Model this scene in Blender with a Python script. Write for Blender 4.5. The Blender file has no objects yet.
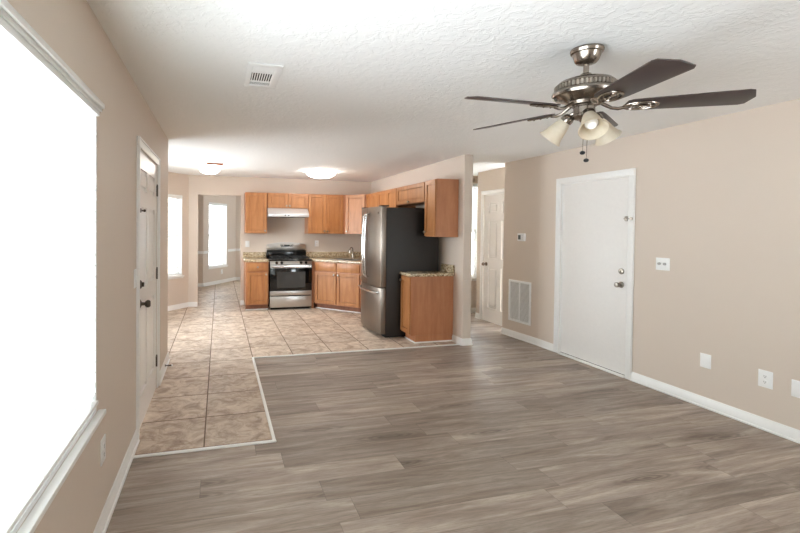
import bpy, bmesh, math, random
from mathutils import Vector, Matrix
random.seed(7)
PI = math.pi
SC = bpy.context.scene
COL = SC.collection

# ------------------------------------------------------------------ camera
H = 1.4875
F, CXP, CYP = 423.17, 327.09, 234.41
yaw, pitch, roll = 0.2494, -0.0153, 0.0098
fwd = Vector((math.sin(yaw) * math.cos(pitch), math.cos(yaw) * math.cos(pitch), math.sin(pitch)))
rt = Vector((math.cos(yaw), -math.sin(yaw), 0))
up = rt.cross(fwd)
rt2 = rt * math.cos(roll) + up * math.sin(roll)
up2 = -rt * math.sin(roll) + up * math.cos(roll)
cam_data = bpy.data.cameras.new('camera')
cam = bpy.data.objects.new('camera', cam_data)
COL.objects.link(cam)
M = Matrix((rt2, up2, -fwd)).transposed().to_4x4()
M.translation = Vector((0, 0, H))
cam.matrix_world = M
cam_data.sensor_width = 36.0
cam_data.lens = F / 800.0 * 36.0
cam_data.shift_x = (400 - CXP) / 800.0
cam_data.shift_y = -(266.5 - CYP) / 800.0
cam_data.clip_start = 0.02
SC.camera = cam

# ------------------------------------------------------------------ world, exposure
w = bpy.data.worlds.new('sky')
SC.world = w
w.use_nodes = True
nt = w.node_tree
nt.nodes.clear()
o_ = nt.nodes.new('ShaderNodeOutputWorld')
b_ = nt.nodes.new('ShaderNodeBackground')
g_ = nt.nodes.new('ShaderNodeTexCoord')
s_ = nt.nodes.new('ShaderNodeSeparateXYZ')
r_ = nt.nodes.new('ShaderNodeValToRGB')
m_ = nt.nodes.new('ShaderNodeMapRange')
m_.inputs[1].default_value = -0.2
m_.inputs[2].default_value = 0.2
nt.links.new(g_.outputs['Generated'], s_.inputs[0])
nt.links.new(s_.outputs['Z'], m_.inputs[0])
nt.links.new(m_.outputs[0], r_.inputs[0])
r_.color_ramp.elements[0].position = 0.35
r_.color_ramp.elements[0].color = (0.86, 0.94, 1.0, 1)
r_.color_ramp.elements[1].position = 0.65
r_.color_ramp.elements[1].color = (0.84, 0.94, 1.0, 1)
nt.links.new(r_.outputs[0], b_.inputs[0])
b_.inputs[1].default_value = 10.0
nt.links.new(b_.outputs[0], o_.inputs[0])
SC.view_settings.view_transform = 'Standard'
SC.view_settings.look = 'None'
SC.view_settings.gamma = 1.0
SC.view_settings.exposure = 1.16
SC.view_settings.use_curve_mapping = False
SC.cycles.use_denoising = True
SC.cycles.max_bounces = 14
SC.cycles.diffuse_bounces = 8
SC.cycles.glossy_bounces = 4
SC.cycles.transmission_bounces = 8
SC.cycles.transparent_max_bounces = 16
SC.cycles.sample_clamp_indirect = 8.0
SC.cycles.caustics_reflective = False
SC.cycles.caustics_refractive = False


def portal(name, cx, cy, cz, th, wd, ht):
    """Sky portal in a window opening: local x along the wall, light enters towards local -y."""
    d = bpy.data.lights.new(name, 'AREA')
    d.shape = 'RECTANGLE'
    d.size = wd
    d.size_y = ht
    d.cycles.is_portal = True
    o = bpy.data.objects.new(name, d)
    COL.objects.link(o)
    o.matrix_world = Matrix.Translation((cx, cy, cz)) @ Matrix.Rotation(th, 4, 'Z') @ Matrix.Rotation(-PI / 2, 4, 'X')
    return o


TD = math.atan2(8.22 - 7.874, -0.55 + 0.867)      # bay wall direction
TB = math.atan2(12.126 - 10.937, 0.461 + 0.362)   # far bay wall direction
portal('daylight_window_left', -0.72, 0.48, 1.34, PI / 2, 3.4, 1.45)
portal('daylight_added_front_window', 3.3, -1.75, 1.5, PI, 0.9, 1.2)  # portal for the added window behind the camera
portal('daylight_added_dining', 3.17, 10.39, 1.45, -PI / 2, .9, 1.1)  # portal for the added dining side window
portal('daylight_added_nook', -1.75, 6.08, 1.33, PI / 2, 1.5, 1.5)  # portal for the added window in the hidden nook wall
portal('daylight_bay', -1.13, 7.75, 1.33, math.atan2(.346, .317), .9, 1.5)

# ------------------------------------------------------------------ materials
def lin(c):
    c = c / 255.0
    return c / 12.92 if c <= 0.04045 else ((c + 0.055) / 1.055) ** 2.4


def rgb(r, g, b):
    return (lin(r), lin(g), lin(b), 1)


class NT:
    def __init__(self, name):
        self.m = bpy.data.materials.new(name)
        self.m.use_nodes = True
        self.t = self.m.node_tree
        self.t.nodes.clear()
        self.out = self.t.nodes.new('ShaderNodeOutputMaterial')

    def n(self, kind, **kw):
        x = self.t.nodes.new('ShaderNode' + kind)
        for k, v in kw.items():
            setattr(x, k, v)
        return x

    def l(self, a, b):
        self.t.links.new(a, b)

    def val(self, sock, v):
        if hasattr(v, 'is_output') or isinstance(v, bpy.types.NodeSocket):
            self.l(v, sock)
        else:
            sock.default_value = v

    def math(self, op, a, b=None, c=None):
        x = self.n('Math', operation=op)
        self.val(x.inputs[0], a)
        if b is not None:
            self.val(x.inputs[1], b)
        if c is not None:
            self.val(x.inputs[2], c)
        return x.outputs[0]

    def mix(self, f, a, b, blend='MIX'):
        x = self.n('Mix', data_type='RGBA', blend_type=blend)
        self.val(x.inputs[0], f)
        self.val(x.inputs[6], a)
        self.val(x.inputs[7], b)
        return x.outputs[2]

    def ramp(self, f, stops):
        x = self.n('ValToRGB')
        e = x.color_ramp.elements
        while len(e) < len(stops):
            e.new(0.5)
        for k, (p, c) in enumerate(stops):
            e[k].position = p
            e[k].color = c
        self.l(f, x.inputs[0])
        return x.outputs[0]

    def noise(self, vec, scale, detail=4, rough=0.5, dist=0.0):
        x = self.n('TexNoise')
        x.inputs['Scale'].default_value = scale
        x.inputs['Detail'].default_value = detail
        x.inputs['Roughness'].default_value = rough
        x.inputs['Distortion'].default_value = dist
        if vec is not None:
            self.l(vec, x.inputs['Vector'])
        return x.outputs[0]

    def mapping(self, vec, scale=(1, 1, 1), loc=(0, 0, 0), rot=(0, 0, 0)):
        x = self.n('Mapping')
        x.inputs['Scale'].default_value = scale
        x.inputs['Location'].default_value = loc
        x.inputs['Rotation'].default_value = rot
        self.l(vec, x.inputs['Vector'])
        return x.outputs[0]

    def coord(self, kind='Object'):
        return self.n('TexCoord').outputs[kind]

    def pos(self):
        return self.n('NewGeometry').outputs['Position']

    def bump(self, h, strength, dist):
        x = self.n('Bump')
        x.inputs['Strength'].default_value = strength
        x.inputs['Distance'].default_value = dist
        self.l(h, x.inputs['Height'])
        return x.outputs[0]

    def bsdf(self, color, rough=0.5, metal=0.0, normal=None, **kw):
        x = self.n('BsdfPrincipled')
        self.val(x.inputs['Base Color'], color)
        self.val(x.inputs['Roughness'], rough)
        self.val(x.inputs['Metallic'], metal)
        if normal is not None:
            self.l(normal, x.inputs['Normal'])
        for k, v in kw.items():
            self.val(x.inputs[k.replace('_', ' ')], v)
        self.l(x.outputs[0], self.out.inputs[0])
        return x


def plain(name, col, rough=0.5, metal=0.0, **kw):
    t = NT(name)
    c = t.coord()
    n = t.noise(c, 35, 2)
    col2 = tuple(v * 0.95 for v in col[:3]) + (1,)
    t.bsdf(t.mix(n, col, col2), rough, metal, **kw)
    return t.m


def mat_wall(name, col):
    t = NT(name)
    p = t.pos()
    n = t.noise(p, 1.2, 3)
    c = t.mix(n, col, tuple(v * 0.97 for v in col[:3]) + (1,))
    h = t.noise(p, 260, 3, 0.6)
    t.bsdf(c, 0.62, 0, t.bump(h, 0.12, 0.002))
    return t.m


def mat_ceiling():
    t = NT('textured_ceiling_paint')
    p = t.pos()
    a = t.noise(p, 19, 4, 0.55, 0.9)
    b = t.noise(p, 38, 3, 0.6, 0.5)
    r = t.ramp(a, [(0.46, (0, 0, 0, 1)), (0.56, (1, 1, 1, 1))])
    h = t.math('ADD', t.math('MULTIPLY', r, 0.7), t.math('MULTIPLY', b, 0.45))
    t.bsdf(rgb(240, 240, 238), 0.85, 0, t.bump(h, 0.26, 0.008))
    return t.m


def mat_planks():
    t = NT('vinyl_planks')
    p = t.pos()
    s = t.n('SeparateXYZ')
    t.l(p, s.inputs[0])
    W, L = 0.183, 1.22
    yy = t.math('DIVIDE', t.math('ADD', s.outputs[1], 10.0 + 0.05), W)
    row = t.math('FLOOR', yy)
    fy = t.math('FRACT', yy)
    wn = t.n('TexWhiteNoise', noise_dimensions='1D')
    t.l(row, wn.inputs['W'])
    xx = t.math('ADD', t.math('DIVIDE', s.outputs[0], L), t.math('ADD', t.math('MULTIPLY', wn.outputs[0], 7.3), 20))
    colm = t.math('FLOOR', xx)
    fx = t.math('FRACT', xx)
    cmb = t.n('CombineXYZ')
    t.l(row, cmb.inputs[0])
    t.l(colm, cmb.inputs[1])
    w2 = t.n('TexWhiteNoise', noise_dimensions='2D')
    t.l(cmb.outputs[0], w2.inputs['Vector'])
    pid = w2.outputs[0]
    # grain coordinates shifted per plank
    off = t.n('CombineXYZ')
    t.l(t.math('MULTIPLY', pid, 37.0), off.inputs[0])
    t.l(t.math('MULTIPLY', w2.outputs[0], 91.0), off.inputs[1])
    va = t.n('VectorMath', operation='ADD')
    t.l(p, va.inputs[0])
    t.l(off.outputs[0], va.inputs[1])
    v = va.outputs[0]
    g1 = t.noise(t.mapping(v, (0.9, 10.0, 1)), 1.3, 6, 0.62, 1.2)
    g2 = t.noise(t.mapping(v, (5.0, 90.0, 1)), 2.0, 5, 0.7, 0.6)
    g3 = t.noise(t.mapping(v, (2.2, 8.0, 1)), 1.0, 3, 0.5, 0.3)
    wv = t.n('TexWave', wave_type='RINGS')
    wv.inputs['Scale'].default_value = 5.0
    wv.inputs['Distortion'].default_value = 5.0
    wv.inputs['Detail'].default_value = 2.0
    wv.inputs['Detail Scale'].default_value = 1.2
    t.l(t.mapping(v, (0.45, 5.5, 1)), wv.inputs['Vector'])
    grain = t.ramp(g1, [(0.30, rgb(122, 107, 96)), (0.42, rgb(147, 132, 120)), (0.54, rgb(163, 149, 137)), (0.70, rgb(188, 175, 163))])
    c = t.mix(t.ramp(g2, [(0.46, (0, 0, 0, 1)), (0.72, (0.6, 0.6, 0.6, 1))]), grain, rgb(112, 98, 87))
    vo = t.n('TexVoronoi')
    vo.inputs['Scale'].default_value = 1.0
    wob = t.noise(t.mapping(v, (3.0, 14.0, 1)), 1.5, 3, 0.5, 0.0)
    t.l(t.mapping(v, (1.15, 6.5, 1)), vo.inputs['Vector'])
    vd = t.math('ADD', vo.outputs['Distance'], t.math('MULTIPLY', t.math('SUBTRACT', wob, 0.5), 0.10))
    vs = t.n('SeparateColor')
    t.l(vo.outputs['Color'], vs.inputs[0])
    pick = t.math('GREATER_THAN', vs.outputs[0], 0.50)
    halo = t.math('MULTIPLY', pick, t.ramp(vd, [(0.03, (1, 1, 1, 1)), (0.34, (0, 0, 0, 1))]))
    rings = t.math('ADD', 0.5, t.math('MULTIPLY', t.math('SINE', t.math('MULTIPLY', vd, 75.0)), 0.5))
    c = t.mix(t.math('MULTIPLY', halo, t.math('MULTIPLY', rings, 0.9)), c, rgb(84, 71, 62))
    c = t.mix(t.math('MULTIPLY', halo, 0.55), c, rgb(104, 90, 80))
    tone = t.ramp(pid, [(0.0, (0.80, 0.79, 0.78, 1)), (1.0, (1.14, 1.14, 1.14, 1))])
    c = t.mix(1.0, c, tone, 'MULTIPLY')
    e1 = t.math('LESS_THAN', fy, 0.014)
    e2 = t.math('LESS_THAN', fx, 0.0025)
    seam = t.math('MAXIMUM', e1, e2)
    c = t.mix(t.math('MULTIPLY', seam, 0.5), c, rgb(84, 73, 66))
    h = t.math('SUBTRACT', t.math('MULTIPLY', g2, 0.25), seam)
    t.bsdf(c, t.math('ADD', 0.40, t.math('MULTIPLY', g2, 0.14)), 0, t.bump(h, 0.10, 0.002))
    return t.m


def mat_tiles():
    t = NT('stone_look_floor_tile')
    p = t.pos()
    s = t.n('SeparateXYZ')
    t.l(p, s.inputs[0])
    S = 0.4696
    xx = t.math('DIVIDE', t.math('ADD', s.outputs[0], 20 * S - 0.3772), S)
    yy = t.math('DIVIDE', t.math('ADD', s.outputs[1], 20 * S - 3.4162), S)
    fx = t.math('FRACT', xx)
    fy = t.math('FRACT', yy)
    cmb = t.n('CombineXYZ')
    t.l(t.math('FLOOR', xx), cmb.inputs[0])
    t.l(t.math('FLOOR', yy), cmb.inputs[1])
    wn = t.n('TexWhiteNoise', noise_dimensions='2D')
    t.l(cmb.outputs[0], wn.inputs['Vector'])
    off = t.n('VectorMath', operation='SCALE')
    t.l(wn.outputs[1], off.inputs[0])
    off.inputs['Scale'].default_value = 30
    va = t.n('VectorMath', operation='ADD')
    t.l(p, va.inputs[0])
    t.l(off.outputs[0], va.inputs[1])
    n1 = t.noise(va.outputs[0], 7.0, 9, 0.68, 1.0)
    n2 = t.noise(t.mapping(va.outputs[0], (1, 2.0, 1), rot=(0, 0, 0.5)), 6.0, 8, 0.7, 0.8)
    c = t.ramp(n1, [(0.28, rgb(134, 112, 95)), (0.42, rgb(174, 153, 134)), (0.53, rgb(198, 179, 160)), (0.68, rgb(218, 203, 186))])
    c = t.mix(t.ramp(n2, [(0.52, (0, 0, 0, 1)), (0.66, (0.65, 0.65, 0.65, 1))]), c, rgb(140, 114, 94))
    tone = t.ramp(wn.outputs[0], [(0.0, (0.93, 0.93, 0.93, 1)), (1.0, (1.05, 1.05, 1.05, 1))])
    c = t.mix(1.0, c, tone, 'MULTIPLY')
    G = 0.010
    gx = t.math('MAXIMUM', t.math('LESS_THAN', fx, G), t.math('GREATER_THAN', fx, 1 - G))
    gy = t.math('MAXIMUM', t.math('LESS_THAN', fy, G * 1.1), t.math('GREATER_THAN', fy, 1 - G * 1.1))
    g = t.math('MAXIMUM', gx, gy)
    c = t.mix(g, c, rgb(112, 94, 80))
    h = t.math('SUBTRACT', t.math('MULTIPLY', n1, 0.3), g)
    r = t.math('ADD', 0.46, t.math('ADD', t.math('MULTIPLY', g, 0.4), t.math('MULTIPLY', n2, 0.12)))
    t.bsdf(c, r, 0, t.bump(h, 0.25, 0.003))
    return t.m


def mat_wood(name, ca, cb, cc, axis='z'):
    t = NT(name)
    p = t.pos()
    sc = (11, 11, 1.2) if axis == 'z' else (2, 2, 12)
    n1 = t.noise(t.mapping(p, sc), 1.5, 5, 0.6, 0.5)
    n2 = t.noise(p, 4.0, 4, 0.6, 0.8)
    c = t.ramp(n1, [(0.3, ca), (0.5, cb), (0.72, cc)])
    c = t.mix(t.math('MULTIPLY', t.ramp(n2, [(0.35, (1, 1, 1, 1)), (0.6, (0, 0, 0, 1))]), 0.35), c, ca)
    t.bsdf(c, 0.38, 0, t.bump(n1, 0.04, 0.001))
    return t.m


def mat_granite():
    t = NT('speckled_granite')
    p = t.pos()
    n1 = t.noise(p, 46, 3, 0.7, 0.6)
    n2 = t.noise(p, 26, 3, 0.7, 0.4)
    v = t.n('TexVoronoi')
    v.inputs['Scale'].default_value = 90
    t.l(p, v.inputs['Vector'])
    c = t.ramp(n1, [(0.33, rgb(52, 42, 34)), (0.42, rgb(140, 112, 78)), (0.50, rgb(196, 176, 142)), (0.62, rgb(222, 208, 182)), (0.75, rgb(160, 140, 110))])
    c = t.mix(t.ramp(n2, [(0.56, (0, 0, 0, 1)), (0.62, (0.8, 0.8, 0.8, 1))]), c, rgb(110, 88, 62))
    c = t.mix(t.ramp(v.outputs[0], [(0.12, (0.7, 0.7, 0.7, 1)), (0.22, (0, 0, 0, 1))]), c, rgb(60, 50, 42))
    t.bsdf(c, 0.18)
    return t.m


def mat_steel(name, col, rough=0.3, vertical=True):
    t = NT(name)
    p = t.coord()
    sc = (220, 220, 2) if vertical else (2, 2, 220)
    n = t.noise(t.mapping(p, sc), 1.0, 3, 0.6)
    c = t.mix(n, col, tuple(v * 0.86 for v in col[:3]) + (1,))
    t.bsdf(c, t.math('ADD', rough - 0.05, t.math('MULTIPLY', n, 0.12)), 1.0)
    return t.m


def mat_emit(name, col, strength, base=None):
    t = NT(name)
    x = t.bsdf(base or col, 0.4)
    x.inputs['Emission Color'].default_value = col
    x.inputs['Emission Strength'].default_value = strength
    return t.m


def mat_glass():
    t = NT('window_glass')
    tr = t.n('BsdfTransparent')
    gl = t.n('BsdfGlossy')
    gl.inputs['Roughness'].default_value = 0.02
    fr = t.n('Fresnel')
    fr.inputs[0].default_value = 1.45
    mx = t.n('MixShader')
    t.l(t.math('MULTIPLY', fr.outputs[0], 0.6), mx.inputs[0])
    t.l(tr.outputs[0], mx.inputs[1])
    t.l(gl.outputs[0], mx.inputs[2])
    t.l(mx.outputs[0], t.out.inputs[0])
    return t.m


def mat_slat():
    t = NT('white_blind_slats')
    d = t.n('BsdfPrincipled')
    n = t.noise(t.coord(), 20, 2)
    t.l(t.mix(n, rgb(246, 246, 244), rgb(240, 240, 238)), d.inputs['Base Color'])
    d.inputs['Roughness'].default_value = 0.45
    tl = t.n('BsdfTranslucent')
    tl.inputs['Color'].default_value = rgb(248, 248, 246)
    mx = t.n('MixShader')
    mx.inputs[0].default_value = 0.45
    t.l(d.outputs[0], mx.inputs[1])
    t.l(tl.outputs[0], mx.inputs[2])
    t.l(mx.outputs[0], t.out.inputs[0])
    return t.m


def mat_frosted():
    t = NT('frosted_alabaster_glass')
    p = t.coord()
    n = t.noise(p, 22, 4, 0.6, 1.0)
    c = t.mix(n, rgb(236, 226, 208), rgb(214, 202, 180))
    d = t.n('BsdfPrincipled')
    t.l(c, d.inputs['Base Color'])
    d.inputs['Roughness'].default_value = 0.35
    tl = t.n('BsdfTranslucent')
    t.l(c, tl.inputs['Color'])
    mx = t.n('MixShader')
    mx.inputs[0].default_value = 0.4
    t.l(d.outputs[0], mx.inputs[1])
    t.l(tl.outputs[0], mx.inputs[2])
    t.l(mx.outputs[0], t.out.inputs[0])
    return t.m


WALL = mat_wall('beige_wall_paint', rgb(212, 198, 184))
CEIL = mat_ceiling()
PLANK = mat_planks()
TILE = mat_tiles()
DOORS = plain('satin_white_door_paint', rgb(236, 233, 229), 0.5)
TRIM = plain('white_trim_paint', rgb(238, 237, 234), 0.35)
DOORP = plain('white_door_paint', rgb(236, 233, 229), 0.28)
PLATE = plain('white_plastic', rgb(240, 240, 238), 0.35)
WOOD = mat_wood('maple_cabinet_stain', rgb(154, 98, 56), rgb(174, 117, 70), rgb(188, 133, 84))
WOODP = mat_wood('maple_cabinet_panel', rgb(168, 110, 74), rgb(180, 121, 84), rgb(188, 131, 93))
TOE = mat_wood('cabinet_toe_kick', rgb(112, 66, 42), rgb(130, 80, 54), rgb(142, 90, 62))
GRAN = mat_granite()
STEEL = mat_steel('brushed_stainless', rgb(146, 137, 128), 0.33)
STEELH = mat_steel('brushed_stainless_range', rgb(206, 202, 197), 0.3, False)
CHROME = plain('polished_handle_steel', rgb(225, 224, 222), 0.16, 1.0)
NICKEL = plain('satin_nickel', rgb(168, 160, 150), 0.28, 1.0)
BRONZE = plain('antique_nickel', rgb(150, 140, 130), 0.25, 1.0)
DARKM = plain('dark_hinge_metal', rgb(92, 84, 76), 0.4, 1.0)
FSIDE = plain('charcoal_fridge_side', rgb(40, 36, 33), 0.5)
BLACK = plain('black_enamel', rgb(16, 16, 17), 0.15)
BLACKM = plain('black_cast_iron', rgb(22, 22, 23), 0.55)
OGLASS = plain('dark_oven_glass', rgb(60, 57, 54), 0.2)
OVENFRAME = plain('black_oven_glass_border', rgb(10, 10, 11), 0.08)
GLASS = mat_glass()
SLAT = mat_slat()
BLADE = mat_wood('espresso_fan_blade', rgb(52, 42, 40), rgb(62, 51, 48), rgb(72, 60, 56), 'x')
FROST = mat_frosted()
BULB = plain('white_bulb_glass', rgb(250, 249, 246), 0.25)
DOMEL = mat_emit('lit_frosted_dome', (1.0, 0.97, 0.92, 1), 12.5, rgb(250, 248, 244))
NOOKL = mat_emit('lit_frosted_bowl', (1.0, 0.96, 0.90, 1), 6.0, rgb(250, 248, 244))
HALLL = mat_emit('lit_hall_bowl', (1.0, 0.88, 0.72, 1), 1.6, rgb(250, 246, 236))
NBULB = mat_emit('lit_bulb', (1.0, 0.97, 0.92, 1), 75.0, rgb(250, 248, 244))
BRASS = plain('aged_copper_brass', rgb(128, 66, 34), 0.5, 0.2)
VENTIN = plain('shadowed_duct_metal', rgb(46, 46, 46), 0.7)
FILTER = plain('grey_return_filter', rgb(176, 174, 170), 0.8)
VINYL = plain('white_window_vinyl', rgb(240, 241, 242), 0.35)
SCREEN = plain('grey_display', rgb(92, 98, 96), 0.3)
DOT = plain('outlet_slot_grey', rgb(84, 82, 80), 0.5)
CORD = plain('white_blind_cord', rgb(222, 222, 220), 0.6)

# ------------------------------------------------------------------ mesh builder
def frame(o, th=0.0):
    return Matrix.Translation(Vector(o)) @ Matrix.Rotation(th, 4, 'Z')


class MB:
    def __init__(self):
        self.b = bmesh.new()

    def _take(self, t, mat=None):
        if mat is not None:
            bmesh.ops.transform(t, matrix=mat, verts=t.verts)
        me = bpy.data.meshes.new('tmp')
        t.to_mesh(me)
        t.free()
        self.b.from_mesh(me)
        bpy.data.meshes.remove(me)
        return self

    def box(self, x0, x1, y0, y1, z0, z1, bev=0.0, seg=2, mat=None):
        t = bmesh.new()
        bmesh.ops.create_cube(t, size=1.0)
        bmesh.ops.scale(t, vec=(abs(x1 - x0), abs(y1 - y0), abs(z1 - z0)), verts=t.verts)
        bmesh.ops.translate(t, vec=((x0 + x1) / 2, (y0 + y1) / 2, (z0 + z1) / 2), verts=t.verts)
        if bev:
            bmesh.ops.bevel(t, geom=list(t.edges), offset=bev, segments=seg, affect='EDGES', profile=0.5)
        return self._take(t, mat)

    def prism(self, pts, z0, z1, bev=0.0, mat=None):
        """polygon in local XY extruded along z"""
        t = bmesh.new()
        lo = [t.verts.new((p[0], p[1], z0)) for p in pts]
        hi = [t.verts.new((p[0], p[1], z1)) for p in pts]
        n = len(pts)
        t.faces.new(hi)
        t.faces.new(list(reversed(lo)))
        for i in range(n):
            t.faces.new((lo[i], lo[(i + 1) % n], hi[(i + 1) % n], hi[i]))
        bmesh.ops.recalc_face_normals(t, faces=t.faces)
        if bev:
            bmesh.ops.bevel(t, geom=list(t.edges), offset=bev, segments=2, affect='EDGES', profile=0.5)
        return self._take(t, mat)

    def lathe(self, prof, seg=24, mat=None, caps=True):
        """profile [(r, z)] round local z"""
        t = bmesh.new()
        rings = []
        for r, z in prof:
            if r < 1e-6:
                rings.append([t.verts.new((0, 0, z))])
            else:
                rings.append([t.verts.new((r * math.cos(2 * PI * k / seg), r * math.sin(2 * PI * k / seg), z)) for k in range(seg)])
        for a, c in zip(rings, rings[1:]):
            for k in range(seg):
                k2 = (k + 1) % seg
                if len(a) == 1 and len(c) == 1:
                    continue
                if len(a) == 1:
                    t.faces.new((a[0], c[k], c[k2]))
                elif len(c) == 1:
                    t.faces.new((a[k], a[k2], c[0]))
                else:
                    t.faces.new((a[k], a[k2], c[k2], c[k]))
        if caps:
            for rg in (rings[0], rings[-1]):
                if len(rg) > 1:
                    t.faces.new(rg)
        bmesh.ops.recalc_face_normals(t, faces=t.faces)
        return self._take(t, mat)

    def cyl(self, p0, p1, r, r1=None, seg=16, mat=None):
        p0, p1 = Vector(p0), Vector(p1)
        d = p1 - p0
        q = d.to_track_quat('Z', 'Y').to_matrix().to_4x4()
        m = Matrix.Translation(p0) @ q
        if mat is not None:
            m = mat @ m
        return self.lathe([(r, 0), (r if r1 is None else r1, d.length)], seg, m)

    def tube(self, pts, r, seg=10, mat=None, flat=1.0):
        t = bmesh.new()
        pts = [Vector(p) for p in pts]
        rings = []
        ref = Vector((0.13, 0.21, 1)).normalized()
        for i, p in enumerate(pts):
            d = (pts[min(i + 1, len(pts) - 1)] - pts[max(i - 1, 0)]).normalized()
            u = d.cross(ref)
            if u.length < 0.05:
                u = d.cross(Vector((1, 0, 0)))
            u.normalize()
            v = d.cross(u).normalized()
            rings.append([t.verts.new(p + (u * math.cos(2 * PI * k / seg) + v * math.sin(2 * PI * k / seg) * flat) * r) for k in range(seg)])
        for a, c in zip(rings, rings[1:]):
            for k in range(seg):
                t.faces.new((a[k], a[(k + 1) % seg], c[(k + 1) % seg], c[k]))
        t.faces.new(rings[0])
        t.faces.new(rings[-1])
        bmesh.ops.recalc_face_normals(t, faces=t.faces)
        return self._take(t, mat)

    def sphere(self, c, r, sx=1, sy=1, sz=1, mat=None, seg=16):
        t = bmesh.new()
        bmesh.ops.create_uvsphere(t, u_segments=seg, v_segments=max(8, seg // 2), radius=r)
        bmesh.ops.scale(t, vec=(sx, sy, sz), verts=t.verts)
        bmesh.ops.translate(t, vec=c, verts=t.verts)
        return self._take(t, mat)

    def torus(self, R, r, mat, seg=24, sx=1.0):
        pts = []
        t = bmesh.new()
        rings = []
        for i in range(seg):
            a = 2 * PI * i / seg
            ring = []
            for k in range(8):
                b = 2 * PI * k / 8
                ring.append(t.verts.new(((R + r * math.cos(b)) * math.cos(a) * sx, (R + r * math.cos(b)) * math.sin(a), r * math.sin(b))))
            rings.append(ring)
        for i in range(seg):
            a, c = rings[i], rings[(i + 1) % seg]
            for k in range(8):
                t.faces.new((a[k], a[(k + 1) % 8], c[(k + 1) % 8], c[k]))
        bmesh.ops.recalc_face_normals(t, faces=t.faces)
        return self._take(t, mat)

    def build(self, name, mat, parent=None, mw=None, sharp=32):
        b = self.b
        bmesh.ops.recalc_face_normals(b, faces=b.faces)
        lim = math.radians(sharp)
        for f in b.faces:
            f.smooth = True
        for e in b.edges:
            if len(e.link_faces) == 2:
                e.smooth = e.calc_face_angle(0) < lim
            else:
                e.smooth = False
        me = bpy.data.meshes.new(name)
        b.to_mesh(me)
        b.free()
        me.materials.append(mat)
        o = bpy.data.objects.new(name, me)
        COL.objects.link(o)
        if parent is not None:
            o.parent = parent
        if mw is not None:
            o.matrix_basis = mw
        return o


def tag(o, label, cat, group=None):
    o['label'] = label
    o['category'] = cat
    if group:
        o['group'] = group
    return o


def thing(name, label, cat, mw, group=None):
    o = bpy.data.objects.new(name, None)
    o.empty_display_size = 0.05
    COL.objects.link(o)
    o.matrix_world = mw
    return tag(o, label, cat, group)


def struct(o):
    o['kind'] = 'structure'
    return o


def sub(name, mb, mat, parent, label=None):
    o = mb.build(name, mat, parent)
    if label:
        o['label'] = label
    return o


# ------------------------------------------------------------------ structure
CH = 2.44
XL, XR = -0.55, 3.99


def wall(name, o, th, length, thick=0.14, height=CH, holes=(), mat=WALL):
    """inner face at local y=0, body towards +y"""
    xs = sorted({0.0, length} | {h[0] for h in holes} | {h[1] for h in holes})
    zs = sorted({0.0, height} | {h[2] for h in holes} | {h[3] for h in holes})
    m = MB()
    for a, b in zip(xs, xs[1:]):
        for c, d in zip(zs, zs[1:]):
            mx, mz = (a + b) / 2, (c + d) / 2
            if any(h[0] < mx < h[1] and h[2] < mz < h[3] for h in holes):
                continue
            m.box(a, b, 0, thick, c, d)
    bmesh.ops.remove_doubles(m.b, verts=m.b.verts, dist=1e-5)
    m.b.verts.index_update()
    # drop the coincident internal faces between neighbouring cells
    seen = {}
    for f in m.b.faces:
        k = tuple(sorted(v.index for v in f.verts))
        seen.setdefault(k, []).append(f)
    dead = [f for fs in seen.values() if len(fs) > 1 for f in fs]
    bmesh.ops.delete(m.b, geom=dead, context='FACES_ONLY')
    return struct(m.build(name, mat, None, frame((o[0], o[1], 0), th)))


# floors
m = MB()
m.prism([(XL - .14, -1.7), (XR + .16, -1.7), (XR + .16, 4.6), (4.36, 5.2), (5.2, 6.2), (5.2, 6.8), (3.02, 6.8), (3.02, 4.84), (.3772, 4.84), (.3772, 2.914), (XL - .14, 2.914)], -.05, 0)
struct(m.build('floor', PLANK))
m = MB()
m.prism([(XL - .14, 2.914), (.3772, 2.914), (.3772, 4.84), (3.02, 4.84), (3.02, 12.3), (-1.7, 12.3), (-1.7, 4.7), (XL - .14, 4.7)], -.05, 0)
struct(m.build('floor_kitchen', TILE))
m = MB()
m.box(-1.7, 5.4, -1.9, 12.9, CH, CH + .1)
struct(m.build('ceiling', CEIL))

# left wall with window_1 and door_1
LW0 = -1.6
WIN1 = (-1.20, 2.165, 0.62, 2.045)
DL0, DL1, DTOP = 3.195, 4.115, 2.04
wall('wall_left', (XL, LW0), PI / 2, 4.97 - LW0, 0.14, CH,
     [(WIN1[0] - LW0, WIN1[1] - LW0, WIN1[2], WIN1[3]), (DL0 - LW0, DL1 - LW0, -.01 + .01, DTOP)])
# unseen wall behind the camera, window opening added to let daylight in
wall('wall_front', (XR, -1.6), PI, XR - XL, 0.14, CH, [(.24, 1.14, 0.90, 2.10)])
# right wall
DR0, DR1 = 3.375, 4.245
wall('wall_right', (XR, 4.60), -PI / 2, 6.2, 0.14, CH, [(4.60 - DR1, 4.60 - DR0, 0, 2.045)])
HV0, HV1 = Vector((3.94, 5.24)), Vector((3.99, 4.60))
THV = math.atan2(HV1.y - HV0.y, HV1.x - HV0.x)
wall('wall_right_return', (HV0.x, HV0.y), THV, (HV1 - HV0).length, 0.14)
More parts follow.
